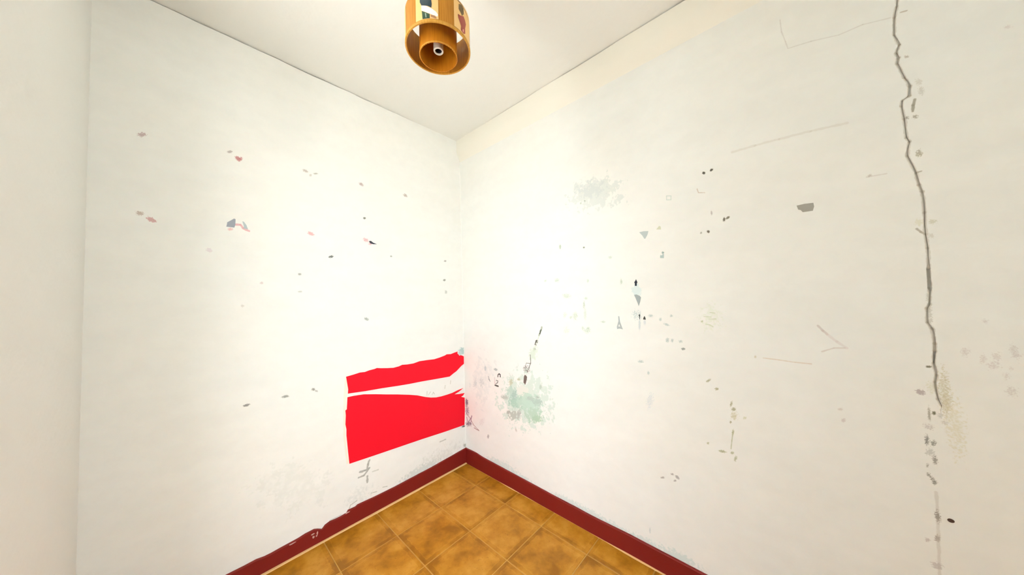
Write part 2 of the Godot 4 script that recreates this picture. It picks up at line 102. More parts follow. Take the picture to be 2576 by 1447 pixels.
# name, wall, outline in metres on that wall, colour, label, category
const SCRAPS := [
	["torn_paper_scrap","L",[1.3077,1.6450,1.3025,1.6431,1.3029,1.6277,1.3034,1.6142,1.3064,1.6037,1.3189,1.6039,1.3328,1.6036,1.3307,1.6156,1.3300,1.6239,1.3191,1.6340],[158,164,174],"larger grey torn scrap of a pair high on left wall","paper scrap"],
	["torn_paper_scrap","L",[1.2793,1.6371,1.2739,1.6365,1.2653,1.6221,1.2629,1.6140,1.2593,1.6032,1.2767,1.6050,1.2733,1.6123],[179,192,195],"pale grey-green sliver beside the larger grey scrap on left wall","paper scrap"],
	["torn_paper_scrap","L",[0.7087,1.6169,0.6976,1.6205,0.6827,1.6106,0.6603,1.6039,0.6828,1.6012,0.7013,1.6039],[73,74,85],"dark pointed scrap with pink smear on left wall above red sheets","paper scrap"],
	["tape_scrap","R",[1.8943,1.5434,1.9142,1.5450,1.9357,1.5434,1.9370,1.5303,1.9333,1.5165,1.9219,1.5166,1.9086,1.5168,1.9035,1.5257,1.8977,1.5285],[165,163,154],"largest grey-brown scrap alone on right wall left of the crack","tape scrap"],
	["printed_paper_scrap","R",[1.3177,1.2448,1.3284,1.2462,1.3431,1.2395,1.3493,1.2316,1.3448,1.2117,1.3371,1.1902,1.3324,1.2061,1.3241,1.2291],[168,177,177],"grey downward-pointing triangle scrap at brightest part of right wall","paper scrap"],
	["printed_paper_scrap","R",[1.2353,1.1404,1.2407,1.1405,1.2434,1.1131,1.2491,1.0958,1.2561,1.0754,1.2463,1.0782,1.2363,1.0787,1.2277,1.0755,1.2261,1.0868,1.2312,1.1020,1.2359,1.1160],[176,185,185],"grey tower-shaped scrap standing left of the triangle scrap","paper scrap"],
	["printed_paper_scrap","R",[1.3229,1.2875,1.3234,1.2999,1.3208,1.3048,1.3268,1.3131,1.3298,1.3196,1.3323,1.3127,1.3357,1.3040,1.3327,1.2994,1.3322,1.2870],[55,62,73],"small dark house-shaped scrap just above the grey triangle scrap","paper scrap"],
	["printed_paper_scrap","R",[1.3608,1.1441,1.3649,1.1368,1.3665,1.1266,1.3546,1.1272,1.3558,1.1338],[78,86,83],"tiny dark triangle scrap below the grey triangle scrap","paper scrap"],
	["printed_paper_scrap","R",[1.3340,1.1474,1.3388,1.1522,1.3428,1.1485,1.3410,1.1400,1.3401,1.1277,1.3376,1.1277,1.3370,1.1399],[88,96,94],"tiny dark pin-shaped scrap beside tiny dark triangle","paper scrap"],
	["printed_paper_scrap","R",[1.4410,1.4149,1.4439,1.4228,1.4487,1.4186,1.4524,1.4254,1.4573,1.4248,1.4565,1.4068,1.4416,1.4085],[181,198,194],"pale grey-green stepped scrap on upper part of right wall","paper scrap"],
	["printed_paper_scrap","R",[1.3542,1.5424,1.3743,1.5436,1.3956,1.5408,1.3914,1.5256,1.3818,1.5083,1.3763,1.5073,1.3680,1.5238],[187,198,196],"pale scrap with darker tip pointing down, high on right wall","paper scrap"],
	["printed_paper_scrap","R",[1.4304,1.5420,1.4429,1.5561,1.4495,1.5523,1.4506,1.5384],[212,213,189],"pale cream triangular scrap high on right wall","paper scrap"],
	["printed_paper_scrap","R",[0.6129,0.7561,0.6227,0.7538,0.6321,0.7453,0.6281,0.7260,0.6208,0.7048,0.6137,0.6911,0.6094,0.6991,0.6010,0.7040,0.6031,0.7244,0.6058,0.7424],[118,105,98],"brown strip scrap above the green stain near the corner","paper scrap"],
]
const UPPER_SHEET := [0.8409, 0.8267, 0.8042, 0.8302, 0.7673, 0.8352, 0.7384, 0.8328, 0.7110, 0.8379, 0.6829, 0.8395, 0.6686, 0.8428, 0.6445, 0.8369, 0.6024, 0.8293, 0.5641, 0.8240, 0.5297, 0.8263, 0.5054, 0.8320, 0.4695, 0.8280, 0.4268, 0.8268, 0.3826, 0.8336, 0.3215, 0.8312, 0.2674, 0.8275, 0.2244, 0.8315, 0.1800, 0.8386, 0.1590, 0.8454, 0.1236, 0.8413, 0.0871, 0.8475, 0.0610, 0.8511, 0.0632, 0.8379, 0.0541, 0.8274, 0.0431, 0.8157, 0.0316, 0.8193, 0.0165, 0.8123, 0.0030, 0.8051, 0.0030, 0.7477, 0.0300, 0.7355, 0.0759, 0.7053, 0.1055, 0.6935, 0.1382, 0.6783, 0.2605, 0.6862, 0.3700, 0.6940, 0.4574, 0.6981, 0.5394, 0.7044, 0.6410, 0.7139, 0.7348, 0.7203, 0.8321, 0.7300, 0.8299, 0.7528, 0.8339, 0.7806]
const LOWER_SHEET := [0.8343, 0.7105, 0.8007, 0.7096, 0.7462, 0.7039, 0.6773, 0.6870, 0.6168, 0.6702, 0.5401, 0.6505, 0.4585, 0.6270, 0.4013, 0.6083, 0.3416, 0.5820, 0.2951, 0.5656, 0.2566, 0.5568, 0.2136, 0.5526, 0.1622, 0.5521, 0.1161, 0.5534, 0.0721, 0.5601, 0.0154, 0.5642, 0.0538, 0.5481, 0.0984, 0.5371, 0.0543, 0.5288, 0.0030, 0.5233, 0.0169, 0.5086, 0.0361, 0.5031, 0.0030, 0.4886, 0.0030, 0.4834, 0.0030, 0.3983, 0.0098, 0.2836, 0.1854, 0.2935, 0.3768, 0.3085, 0.5445, 0.3192, 0.6925, 0.3286, 0.8262, 0.3379, 0.8320, 0.3995, 0.8359, 0.4449, 0.8407, 0.5015, 0.8405, 0.5344, 0.8455, 0.5625, 0.8431, 0.6123, 0.8454, 0.6395, 0.8378, 0.6439]
# the crack in the right wall: left edge, right edge, height
const CRACK := [[2.1394, 2.1429, 2.1188], [2.1378, 2.1413, 2.0999], [2.1345, 2.1366, 2.0800], [2.1314, 2.1356, 2.0689], [2.1298, 2.1340, 2.0498], [2.1285, 2.1320, 2.0157], [2.1338, 2.1380, 1.9932], [2.1362, 2.1403, 1.9793], [2.1295, 2.1330, 1.9586], [2.1324, 2.1373, 1.9402], [2.1298, 2.1340, 1.9245], [2.1357, 2.1391, 1.9003], [2.1411, 2.1445, 1.8739], [2.1473, 2.1500, 1.8597], [2.1491, 2.1538, 1.8435], [2.1463, 2.1510, 1.8145], [2.1345, 2.1373, 1.8072], [2.1319, 2.1353, 1.7899], [2.1353, 2.1383, 1.7492], [2.1362, 2.1393, 1.6927], [2.1414, 2.1441, 1.6773], [2.1364, 2.1399, 1.6561], [2.1344, 2.1385, 1.6361], [2.1427, 2.1461, 1.6068], [2.1479, 2.1512, 1.5812], [2.1514, 2.1554, 1.5443], [2.1560, 2.1599, 1.5229], [2.1572, 2.1611, 1.4896], [2.1575, 2.1607, 1.4603], [2.1563, 2.1586, 1.4255], [2.1561, 2.1587, 1.3962], [2.1581, 2.1610, 1.3552], [2.1581, 2.1601, 1.3320], [2.1574, 2.1607, 1.3169], [2.1538, 2.1610, 1.2963], [2.1542, 2.1607, 1.2685], [2.1532, 2.1616, 1.2397], [2.1559, 2.1592, 1.2293], [2.1528, 2.1561, 1.1926], [2.1482, 2.1515, 1.1811], [2.1465, 2.1505, 1.1396], [2.1545, 2.1584, 1.1217], [2.1572, 2.1598, 1.1081], [2.1552, 2.1603, 1.0796], [2.1538, 2.1596, 1.0569], [2.1521, 2.1554, 1.0237], [2.1540, 2.1585, 1.0059], [2.1551, 2.1584, 0.9891], [2.1512, 2.1551, 0.9693], [2.1520, 2.1558, 0.9436], [2.1547, 2.1576, 0.9216], [2.1602, 2.1611, 0.9058]]
# skirting tops: distance from the corner, height
const SKIRT_LEFT := [[0.010, 0.1092], [0.313, 0.0932], [0.416, 0.0919], [0.574, 0.0881], [0.593, 0.0887], [0.699, 0.0903], [0.786, 0.0947], [0.797, 0.0894], [0.836, 0.0913], [0.844, 0.0798], [0.874, 0.0773], [0.900, 0.0778], [0.926, 0.0800], [0.948, 0.0737], [0.962, 0.0610], [0.982, 0.0741], [0.997, 0.0812], [1.035, 0.0818], [1.063, 0.0774], [1.083, 0.0759], [1.133, 0.0738], [1.172, 0.0716], [1.194, 0.0721], [1.224, 0.0775], [1.262, 0.0766], [1.314, 0.0776]]
const SKIRT_RIGHT := [[0.012, 0.1098], [0.122, 0.1113], [0.198, 0.1035], [0.691, 0.0936], [0.779, 0.0915], [1.102, 0.0877], [1.251, 0.0909], [1.554, 0.0885]]

var noise := FastNoiseLite.new()
var rng := RandomNumberGenerator.new()
var taken := {}

# ------------------------------------------------------------------ helpers
func numbered(called: String) -> String:
	var n: int = taken.get(called, 0)
	taken[called] = n + 1
	return called if n == 0 else "%s_%03d" % [called, n]

func rgb(c: Array) -> Color:
	return Color(c[0] / 255.0, c[1] / 255.0, c[2] / 255.0)

func begin() -> SurfaceTool:
	var s := SurfaceTool.new()
	s.begin(Mesh.PRIMITIVE_TRIANGLES)
	s.set_smooth_group(-1)
	return s

func tri(s: SurfaceTool, a: Vector3, b: Vector3, c: Vector3, ua := Vector2.ZERO, ub := Vector2.ZERO, uc := Vector2.ZERO) -> void:
	s.set_uv(ua); s.add_vertex(a)
	s.set_uv(ub); s.add_vertex(b)
	s.set_uv(uc); s.add_vertex(c)

func quad(s: SurfaceTool, a: Vector3, b: Vector3, c: Vector3, d: Vector3, u := [Vector2.ZERO, Vector2.ZERO, Vector2.ZERO, Vector2.ZERO]) -> void:
	tri(s, a, b, c, u[0], u[1], u[2])
	tri(s, a, c, d, u[0], u[2], u[3])

# a box with chamfered edges; faces wound clockwise seen from outside
func bevel_box(s: SurfaceTool, lo: Vector3, hi: Vector3, c := 0.0) -> void:
	c = min(c, 0.45 * min(hi.x - lo.x, min(hi.y - lo.y, hi.z - lo.z)))
	var mid := (lo + hi) * 0.5
	var half := (hi - lo) * 0.5
	var pts := {}
	for sx in [-1, 1]:
		for sy in [-1, 1]:
			for sz in [-1, 1]:
				var k := Vector3(sx, sy, sz)
				for axis in 3:
					var inset := Vector3(c, c, c)
					inset[axis] = 0.0
					pts[[sx, sy, sz, axis]] = mid + k * (half - inset)
	for axis in 3:
		var b := (axis + 1) % 3
		var d := (axis + 2) % 3
		for sign in [-1, 1]:
			var ring := []
			for k in [[-1, -1], [1, -1], [1, 1], [-1, 1]]:
				var key := [0, 0, 0]
				key[axis] = sign; key[b] = k[0]; key[d] = k[1]
				ring.append(pts[[key[0], key[1], key[2], axis]])
			if sign > 0:
				ring.reverse()
			quad(s, ring[0], ring[1], ring[2], ring[3])
	if c <= 0.0:
		return
	for axis in 3:                                   # edges that run along this axis
		var b := (axis + 1) % 3
		var d := (axis + 2) % 3
		for sb in [-1, 1]:
			for sd in [-1, 1]:
				var k0 := [0, 0, 0]; var k1 := [0, 0, 0]
				k0[axis] = -1; k1[axis] = 1
				k0[b] = sb; k1[b] = sb; k0[d] = sd; k1[d] = sd
				var q := [pts[[k0[0], k0[1], k0[2], b]], pts[[k1[0], k1[1], k1[2], b]], pts[[k1[0], k1[1], k1[2], d]], pts[[k0[0], k0[1], k0[2], d]]]
				if sb * sd < 0:
					q.reverse()
				quad(s, q[0], q[1], q[2], q[3])
	for sx in [-1, 1]:
		for sy in [-1, 1]:
			for sz in [-1, 1]:
				var q := [pts[[sx, sy, sz, 0]], pts[[sx, sy, sz, 1]], pts[[sx, sy, sz, 2]]]
				if sx * sy * sz > 0:
					q.reverse()
				tri(s, q[0], q[1], q[2])

func commit(s: SurfaceTool) -> ArrayMesh:
	s.generate_normals()
	return s.commit()

func obj(called: String, mesh: Mesh, material: Material, parent: Node = self) -> MeshInstance3D:
	var o := MeshInstance3D.new()
	o.name = numbered(called) if parent == self else called
	o.mesh = mesh
	o.material_override = material
	o.cast_shadow = GeometryInstance3D.SHADOW_CASTING_SETTING_ON
	parent.add_child(o, true)
	return o

func thing(called: String, label: String, category: String, at: Vector3) -> Node3D:
	var o := Node3D.new()
	o.name = numbered(called)
	add_child(o)
	o.position = at
	tag(o, label, category)
	return o

func tag(o: Node, label: String, category: String, group := "") -> void:
	o.set_meta("label", label)
	o.set_meta("category", category)
	if group != "":
		o.set_meta("group", group)

func struct(o: Node, label := "", category := "") -> Node:
	o.set_meta("kind", "structure")
	if label != "":
		tag(o, label, category)
	return o

func mat(c: String, rough := 0.6, spec := 0.5) -> StandardMaterial3D:
	var m := StandardMaterial3D.new()
	m.albedo_color = Color(c)
	m.roughness = rough
	m.metallic_specular = spec
	return m

func grain(frequency: float, seed_: int, size := 512) -> NoiseTexture2D:
	var f := FastNoiseLite.new()
	f.seed = seed_
	f.noise_type = FastNoiseLite.TYPE_SIMPLEX_SMOOTH
	f.frequency = frequency
	f.fractal_octaves = 4
	var t := NoiseTexture2D.new()
	t.width = size; t.height = size
	t.seamless = true
	t.noise = f
	return t

# ------------------------------------------------------------------ painted plaster
func cover(im: Image, x: int, y: int, c: Color, a: float) -> void:
	if a > 0.004 and x >= 0 and y >= 0 and x < im.get_width() and y < im.get_height():
		im.set_pixel(x, y, im.get_pixel(x, y).lerp(c, clampf(a, 0.0, 1.0)))

func paint_marks(im: Image, marks: Array, wide: float) -> void:
	var per := im.get_width() / wide                                   # texels per metre
	for m in marks:
		if m[0] == "b":
			var at := Vector2(m[1], ROOM_Y - m[2]) * per
			var a := Vector2(m[3], -m[4]) * per
			var b := Vector2(m[5], -m[6]) * per
			var det := a.cross(b)
			if absf(det) < 0.01:
				continue
			var c := rgb(m[7])
			var rough: float = m[9]
			var ext := Vector2(absf(a.x) + absf(b.x), absf(a.y) + absf(b.y)) * (1.0 + 0.6 * rough) + Vector2(2, 2)
			var size := maxf(minf(a.length(), b.length()), 1.0)
			var soft := clampf(1.5 / size, 0.22, 0.7)
			var coarse := clampf(60.0 / size, 0.8, 16.0)
			var fine := clampf(220.0 / size, 3.0, 22.0)
			for y in range(int(at.y - ext.y), int(at.y + ext.y) + 1):
				for x in range(int(at.x - ext.x), int(at.x + ext.x) + 1):
					var d := Vector2(x + 0.5, y + 0.5) - at
					var r := Vector2(d.cross(b) / det, a.cross(d) / det).length()
					r += rough * (1.35 * noise.get_noise_2d(x * coarse, y * coarse + 900.0) + 0.8 * noise.get_noise_2d(x * fine, y * fine))
					var broken := 1.0 if rough < 0.75 else clampf(0.68 + 1.2 * noise.get_noise_2d(x * coarse * 1.6 + 300.0, y * coarse * 1.6) + 0.3 * noise.get_noise_2d(x * fine + 70.0, y * fine), 0.1, 1.0)
					cover(im, x, y, c, m[8] * broken * clampf((1.0 - r) / soft + 0.5, 0.0, 1.0))
		elif m[0] == "s":
			var pts: Array = m[1]
			var w := maxf(m[2] * per * 0.5, 0.6)
			for i in range(0, pts.size() - 2, 2):
				var p := Vector2(pts[i], ROOM_Y - pts[i + 1]) * per
				var q := Vector2(pts[i + 2], ROOM_Y - pts[i + 3]) * per
				for y in range(int(minf(p.y, q.y) - w - 3), int(maxf(p.y, q.y) + w + 4)):
					for x in range(int(minf(p.x, q.x) - w - 3), int(maxf(p.x, q.x) + w + 4)):
						var o := Vector2(x + 0.5, y + 0.5)
						var d := o.distance_to(Geometry2D.get_closest_point_to_segment(o, p, q))
						var ww := w * (1.0 + 0.5 * noise.get_noise_2d(x * 3.0, y * 3.0))
						cover(im, x, y, rgb(m[3]), m[4] * clampf(ww - d + 0.5, 0.0, 1.0))
		else:
			var ring := PackedVector2Array()
			var box := Rect2(Vector2(m[1][0], ROOM_Y - m[1][1]) * per, Vector2.ZERO)
			for i in range(0, m[1].size(), 2):
				var v := Vector2(m[1][i], ROOM_Y - m[1][i + 1]) * per
				ring.append(v)
				box = box.expand(v)
			for y in range(int(box.position.y), int(box.end.y) + 1):
				for x in range(int(box.position.x), int(box.end.x) + 1):
					if Geometry2D.is_point_in_polygon(Vector2(x + 0.5, y + 0.5), ring):
						cover(im, x, y, rgb(m[2]), m[3])

# white emulsion with the faint unevenness of many repaints
func plaster(wide: float, marks: Array, seed_: int, px_per_m: float) -> StandardMaterial3D:
	var w := int(wide * px_per_m)
	var h := int(ROOM_Y * px_per_m)
	var sw := int(wide * 160.0)
	var sh := int(ROOM_Y * 160.0)
	var base := rgb(PAINT)
	var im := Image.create(sw, sh, false, Image.FORMAT_RGB8)
	for y in sh:
		for x in sw:
			var n := 0.010 * noise.get_noise_3d(x * 0.7, y * 2.4, seed_ * 37.0) + 0.008 * noise.get_noise_3d(x * 4.0, y * 5.0, seed_ * 91.0)
			var t := 0.006 * noise.get_noise_3d(x * 0.5, y * 0.5, seed_ * 51.0 + 400.0)
			im.set_pixel(x, y, Color(base.r + n + t, base.g + n, base.b + n - t))
	im.resize(w, h, Image.INTERPOLATE_CUBIC)
	paint_marks(im, marks, wide)
	var m := StandardMaterial3D.new()
	m.albedo_texture = ImageTexture.create_from_image(im)
	m.roughness = 0.8
	m.metallic_specular = 0.35
	m.heightmap_enabled = true
	m.heightmap_texture = grain(0.012, seed_, 1024)
	m.heightmap_scale = 0.12
	return m

# ------------------------------------------------------------------ room shell
func build_walls() -> void:
	var plain := StandardMaterial3D.new()
	plain.albedo_color = rgb(PAINT)
	plain.roughness = 0.85
	plain.metallic_specular = 0.35
	plain.uv1_triplanar = true
	plain.uv1_world_triplanar = true
	plain.uv1_scale = Vector3(0.6, 0.6, 0.6)
	plain.heightmap_enabled = true
	plain.heightmap_texture = grain(0.02, 71, 1024)
	plain.heightmap_scale = 0.12

	# left wall: masonry behind, a plaster skin in front that stops just short of the ceiling
	var tall := ROOM_Y
	var s := begin()
	bevel_box(s, Vector3(-0.14, -0.06, -0.14), Vector3(-0.018, tall + 0.02, ROOM_Z + 0.12))
	var wide := 1.72
	var steps := 90
	for i in steps:
		var z0 := (ROOM_Z + 0.01) * i / steps
		var z1 := (ROOM_Z + 0.01) * (i + 1) / steps
		var t0 := tall - gap_left(z0)
		var t1 := tall - gap_left(z1)
		var u0 := z0 / wide
		var u1 := z1 / wide
		quad(s, Vector3(0, -0.05, z1), Vector3(0, t1, z1), Vector3(0, t0, z0), Vector3(0, -0.05, z0), [Vector2(u1, 1.02), Vector2(u1, 1 - t1 / tall), Vector2(u0, 1 - t0 / tall), Vector2(u0, 1.02)])
		quad(s, Vector3(0, t1, z1), Vector3(-0.02, t1, z1), Vector3(-0.02, t0, z0), Vector3(0, t0, z0), [Vector2(u1, 0.002), Vector2(u1, 0), Vector2(u0, 0), Vector2(u0, 0.002)])
	var left_paint := plaster(wide, LEFT_MARKS, 3, 810.0)
	struct(obj("wall_left", commit(s), left_paint))

	# right wall with the long crack as a real groove
	s = begin()
	bevel_box(s, Vector3(-0.018, -0.06, -0.16), Vector3(ROOM_X + 0.16, tall + 0.02, -0.02))
	wide = 2.56
	var rows := [[2.139, 2.143, tall], [2.141, 2.144, 2.30], [2.136, 2.139, 2.22]]
	rows.append_array(CRACK)
	rows.append([2.158, 2.1581, 0.88])
	rows.append([2.158, 2.1581, -0.05])
	for i in rows.size() - 1:
		var a: Array = rows[i]
		var b: Array = rows[i + 1]
		for side in 2:
			var xa0: float = -0.01 if side == 0 else a[1]
			var xa1: float = a[0] if side == 0 else 2.55
			var xb0: float = -0.01 if side == 0 else b[1]
			var xb1: float = b[0] if side == 0 else 2.55
			quad(s, Vector3(xa0, a[2], 0), Vector3(xa1, a[2], 0), Vector3(xb1, b[2], 0), Vector3(xb0, b[2], 0), [Vector2(xa0 / wide, 1 - a[2] / tall), Vector2(xa1 / wide, 1 - a[2] / tall), Vector2(xb1 / wide, 1 - b[2] / tall), Vector2(xb0 / wide, 1 - b[2] / tall)])
		quad(s, Vector3(2.55, a[2], 0), Vector3(ROOM_X + 0.02, a[2], 0), Vector3(ROOM_X + 0.02, b[2], 0), Vector3(2.55, b[2], 0), [Vector2(2.55 / wide, 1 - a[2] / tall), Vector2(2.13 / wide, 1 - a[2] / tall), Vector2(2.13 / wide, 1 - b[2] / tall), Vector2(2.55 / wide, 1 - b[2] / tall)])
		if b[2] > 0.87:
			var deep := 0.0038 if a[1] - a[0] < 0.0055 else 0.009
			for x in [[a[0], b[0]], [a[1], b[1]]]:
				var uu := [Vector2(x[0] / wide, 1 - a[2] / tall), Vector2(x[0] / wide, 1 - a[2] / tall), Vector2(x[1] / wide, 1 - b[2] / tall), Vector2(x[1] / wide, 1 - b[2] / tall)]
				quad(s, Vector3(x[0], a[2], 0), Vector3(x[0], a[2], -deep), Vector3(x[1], b[2], -deep), Vector3(x[1], b[2], 0), uu)
			quad(s, Vector3(a[0], a[2], -deep), Vector3(a[1], a[2], -deep), Vector3(b[1], b[2], -deep), Vector3(b[0], b[2], -deep), [Vector2(a[0] / wide, 1 - a[2] / tall), Vector2(a[1] / wide, 1 - a[2] / tall), Vector2(b[1] / wide, 1 - b[2] / tall), Vector2(b[0] / wide, 1 - b[2] / tall)])
	var right_paint := plaster(wide, RIGHT_MARKS, 8, 790.0)
	struct(obj("wall_right", commit(s), right_paint))

	# the wall close behind the camera, with the window opening, and the one beyond the right edge
	s = begin()
	var w0 := DOOR_LO
	var w1 := DOOR_HI
	var zb := ROOM_Z + 0.08
	bevel_box(s, Vector3(-0.02, -0.05, ROOM_Z), Vector3(w0.x, tall + 0.02, zb))
	bevel_box(s, Vector3(w1.x, -0.05, ROOM_Z), Vector3(ROOM_X + 0.16, tall + 0.02, zb))
	bevel_box(s, Vector3(w0.x, -0.05, ROOM_Z), Vector3(w1.x, w0.y - 0.03, zb))
	bevel_box(s, Vector3(w0.x, w1.y, ROOM_Z), Vector3(w1.x, tall + 0.02, zb))
	struct(obj("wall_near", commit(s), plain))
	s = begin()
	var e0 := WINDOW_LO
	var e1 := WINDOW_HI
	bevel_box(s, Vector3(ROOM_X, -0.05, -0.02), Vector3(ROOM_X + 0.10, tall + 0.02, e0.x))
	bevel_box(s, Vector3(ROOM_X, -0.05, e1.x), Vector3(ROOM_X + 0.10, tall + 0.02, ROOM_Z + 0.02))
	bevel_box(s, Vector3(ROOM_X, -0.05, e0.x), Vector3(ROOM_X + 0.10, e0.y, e1.x))
	bevel_box(s, Vector3(ROOM_X, e1.y, e0.x), Vector3(ROOM_X + 0.10, tall + 0.02, e1.x))
	struct(obj("wall_side", commit(s), plain))
	s = begin()
	bevel_box(s, Vector3(-0.16, tall, -0.16), Vector3(ROOM_X + 0.18, tall + 0.14, ROOM_Z + 0.24))
	struct(obj("ceiling", commit(s), plain))

	# coved moulding under the ceiling of the right wall, drawn away from it by a hairline gap
	s = begin()
	var prof := [[0.0, 0.034], [-0.035, 0.0325], [-0.075, 0.0310], [-0.098, 0.0285], [-0.112, 0.0235], [-0.124, 0.0160], [-0.138, 0.0085], [-0.152, 0.0035], [-0.166, -0.002]]
	var n := 120
	for i in n:
		var x0 := (ROOM_X + 0.02) * i / n - 0.01
		var x1 := (ROOM_X + 0.02) * (i + 1) / n - 0.01
		for j in prof.size() - 1:
			var q := []
			for k in [[x0, j], [x1, j], [x1, j + 1], [x0, j + 1]]:
				var wob := 0.0015 * noise.get_noise_2d(k[0] * 60.0, k[1] * 30.0)
				var top: float = ROOM_Y - (gap_right(k[0]) if k[1] == 0 else 0.0)
				q.append(Vector3(k[0], top + prof[k[1]][0], prof[k[1]][1] + (wob if k[1] > 0 and k[1] < 8 else 0.0)))
			s.set_smooth_group(0)
			quad(s, q[0], q[1], q[2], q[3])
		s.set_smooth_group(-1)
		quad(s, Vector3(x0, ROOM_Y - gap_right(x0), 0.034), Vector3(x0, ROOM_Y - gap_right(x0), -0.01), Vector3(x1, ROOM_Y - gap_right(x1), -0.01), Vector3(x1, ROOM_Y - gap_right(x1), 0.034))
	var ivory := plain.duplicate() as StandardMaterial3D
	ivory.albedo_color = Color("efece0")
	struct(obj("trim_1", commit(s), ivory))

func gap_left(z: float) -> float:
	var g := lerpf(0.0006, 0.0075, smoothstep(0.15, 1.0, z)) * (0.75 + 0.9 * noise.get_noise_2d(z * 140.0, 7.0))
	return maxf(g, 0.0003)

func gap_right(x: float) -> float:
	var g := lerpf(0.0008, 0.009, smoothstep(0.1, 1.8, x)) * (0.7 + 1.1 * noise.get_noise_2d(x * 90.0, 23.0))
	return maxf(g, 0.0003)

# a narrow glazed balcony door in the wall close behind the camera: the daylight of the room
func build_balcony_door() -> void:
	var o := Node3D.new()
	o.name = "door_1"
	add_child(o)
	struct(o)
	var frame := mat("e9e6de", 0.45)
	var glass := StandardMaterial3D.new()
	glass.transparency = BaseMaterial3D.TRANSPARENCY_ALPHA
	glass.albedo_color = Color(0.96, 0.98, 0.97, 0.06)
	glass.roughness = 0.02
	var lo := DOOR_LO
	var hi := DOOR_HI
	var z0 := ROOM_Z - 0.004
	var z1 := ROOM_Z + 0.026
	var b := 0.026
	for r in [[lo.x, lo.y + 0.01, lo.x + b, hi.y], [hi.x - b, lo.y + 0.01, hi.x, hi.y], [lo.x + b, lo.y + 0.01, hi.x - b, lo.y + 0.09], [lo.x + b, hi.y - b, hi.x - b, hi.y], [lo.x + b, 0.98, hi.x - b, 1.02]]:
		var s := begin()
		bevel_box(s, Vector3(r[0], r[1], z0), Vector3(r[2], r[3], z1), 0.004)
		obj("door_frame", commit(s), frame, o)
	for r in [[lo.y + 0.09, 0.98], [1.02, hi.y - b]]:
		var s := begin()
		quad(s, Vector3(lo.x + b, r[0], z0 + 0.02), Vector3(hi.x - b, r[0], z0 + 0.02), Vector3(hi.x - b, r[1], z0 + 0.02), Vector3(lo.x + b, r[1], z0 + 0.02))
		obj("glass_pane", commit(s), glass, o)
	# the rendered partition that closes the balcony on one side
	var w := begin()
	bevel_box(w, Vector3(lo.x - 0.14, -0.10, ROOM_Z + 0.12), Vector3(lo.x - 0.005, 2.55, ROOM_Z + 0.34), 0.004)
	struct(obj("wall_balcony", commit(w), mat("9c9284", 0.9, 0.2)))
	var s2 := begin()
	bevel_box(s2, Vector3(lo.x, -0.04, ROOM_Z - 0.005), Vector3(hi.x, 0.008, ROOM_Z + 0.12), 0.003)
	obj("threshold", commit(s2), mat("b9b2a6", 0.6), o)

# a tall narrow window at the far end of the room, out of the frame to the right
func build_window() -> void:
	var o := Node3D.new()
	o.name = "window_1"
	add_child(o)
	struct(o)
	var frame := mat("e9e6de", 0.45)
	var glass := StandardMaterial3D.new()
	glass.transparency = BaseMaterial3D.TRANSPARENCY_ALPHA
	glass.albedo_color = Color(0.96, 0.98, 0.97, 0.06)
	glass.roughness = 0.02
	var lo := WINDOW_LO
	var hi := WINDOW_HI
	var x0 := ROOM_X - 0.004
	var x1 := ROOM_X + 0.03
	var b := 0.03
	for r in [[lo.x, lo.y, lo.x + b, hi.y], [hi.x - b, lo.y, hi.x, hi.y], [lo.x + b, lo.y, hi.x - b, lo.y + b], [lo.x + b, hi.y - b, hi.x - b, hi.y]]:
		var s := begin()
		bevel_box(s, Vector3(x0, r[1], r[0]), Vector3(x1, r[3], r[2]), 0.004)
		obj("window_frame", commit(s), frame, o)
	var p := begin()
	quad(p, Vector3(x0 + 0.015, lo.y + b, lo.x + b), Vector3(x0 + 0.015, hi.y - b, lo.x + b), Vector3(x0 + 0.015, hi.y - b, hi.x - b), Vector3(x0 + 0.015, lo.y + b, hi.x - b))
	obj("glass_pane", commit(p), glass, o)
	var s2 := begin()
	bevel_box(s2, Vector3(ROOM_X - 0.05, lo.y - 0.03, lo.x - 0.03), Vector3(ROOM_X + 0.02, lo.y, hi.x + 0.03), 0.004)
	obj("window_sill", commit(s2), frame, o)

# ------------------------------------------------------------------ floor
func tile_print(seed_: int) -> StandardMaterial3D:
	var n := 160
	var im := Image.create(n, n, false, Image.FORMAT_RGB8)
	var lo := Color("96600c")
	var mid := Color("b87c1c")
	var hi := Color("cc9234")
	for y in n:
		for x in n:
			var a := 0.62 + 0.9 * noise.get_noise_3d(x * 0.55, y * 0.55, seed_ * 77.0) + 0.22 * noise.get_noise_3d(x * 3.0, y * 3.0, seed_ * 131.0)
			var edge := minf(minf(x, n - 1 - x), minf(y, n - 1 - y)) / float(n)     # the printed frame of the tile
			edge += 0.02 * noise.get_noise_3d(x * 2.5, y * 2.5, seed_ * 23.0)
			if edge < 0.075:
				a -= 0.20
			elif edge < 0.088:
				a += 0.10
			a += (rng_at(seed_) - 0.5) * 0.3
			var speck := noise.get_noise_3d(x * 9.0, y * 9.0, seed_ * 19.0 + 500.0)
			var c := lo.lerp(mid, clampf(a * 2.0, 0, 1)).lerp(hi, clampf(a * 2.0 - 1.0, 0, 1))
			if speck > 0.5:
				c = c.lerp(Color("8a520c"), clampf((speck - 0.42) * 3.0, 0.0, 0.5))
			im.set_pixel(x, y, c)
	var m := StandardMaterial3D.new()
	m.albedo_texture = ImageTexture.create_from_image(im)
	m.roughness = 0.42
	m.metallic_specular = 0.4
	return m

func rng_at(k: int) -> float:
	return fposmod(sin(k * 12.9898) * 43758.5453, 1.0)

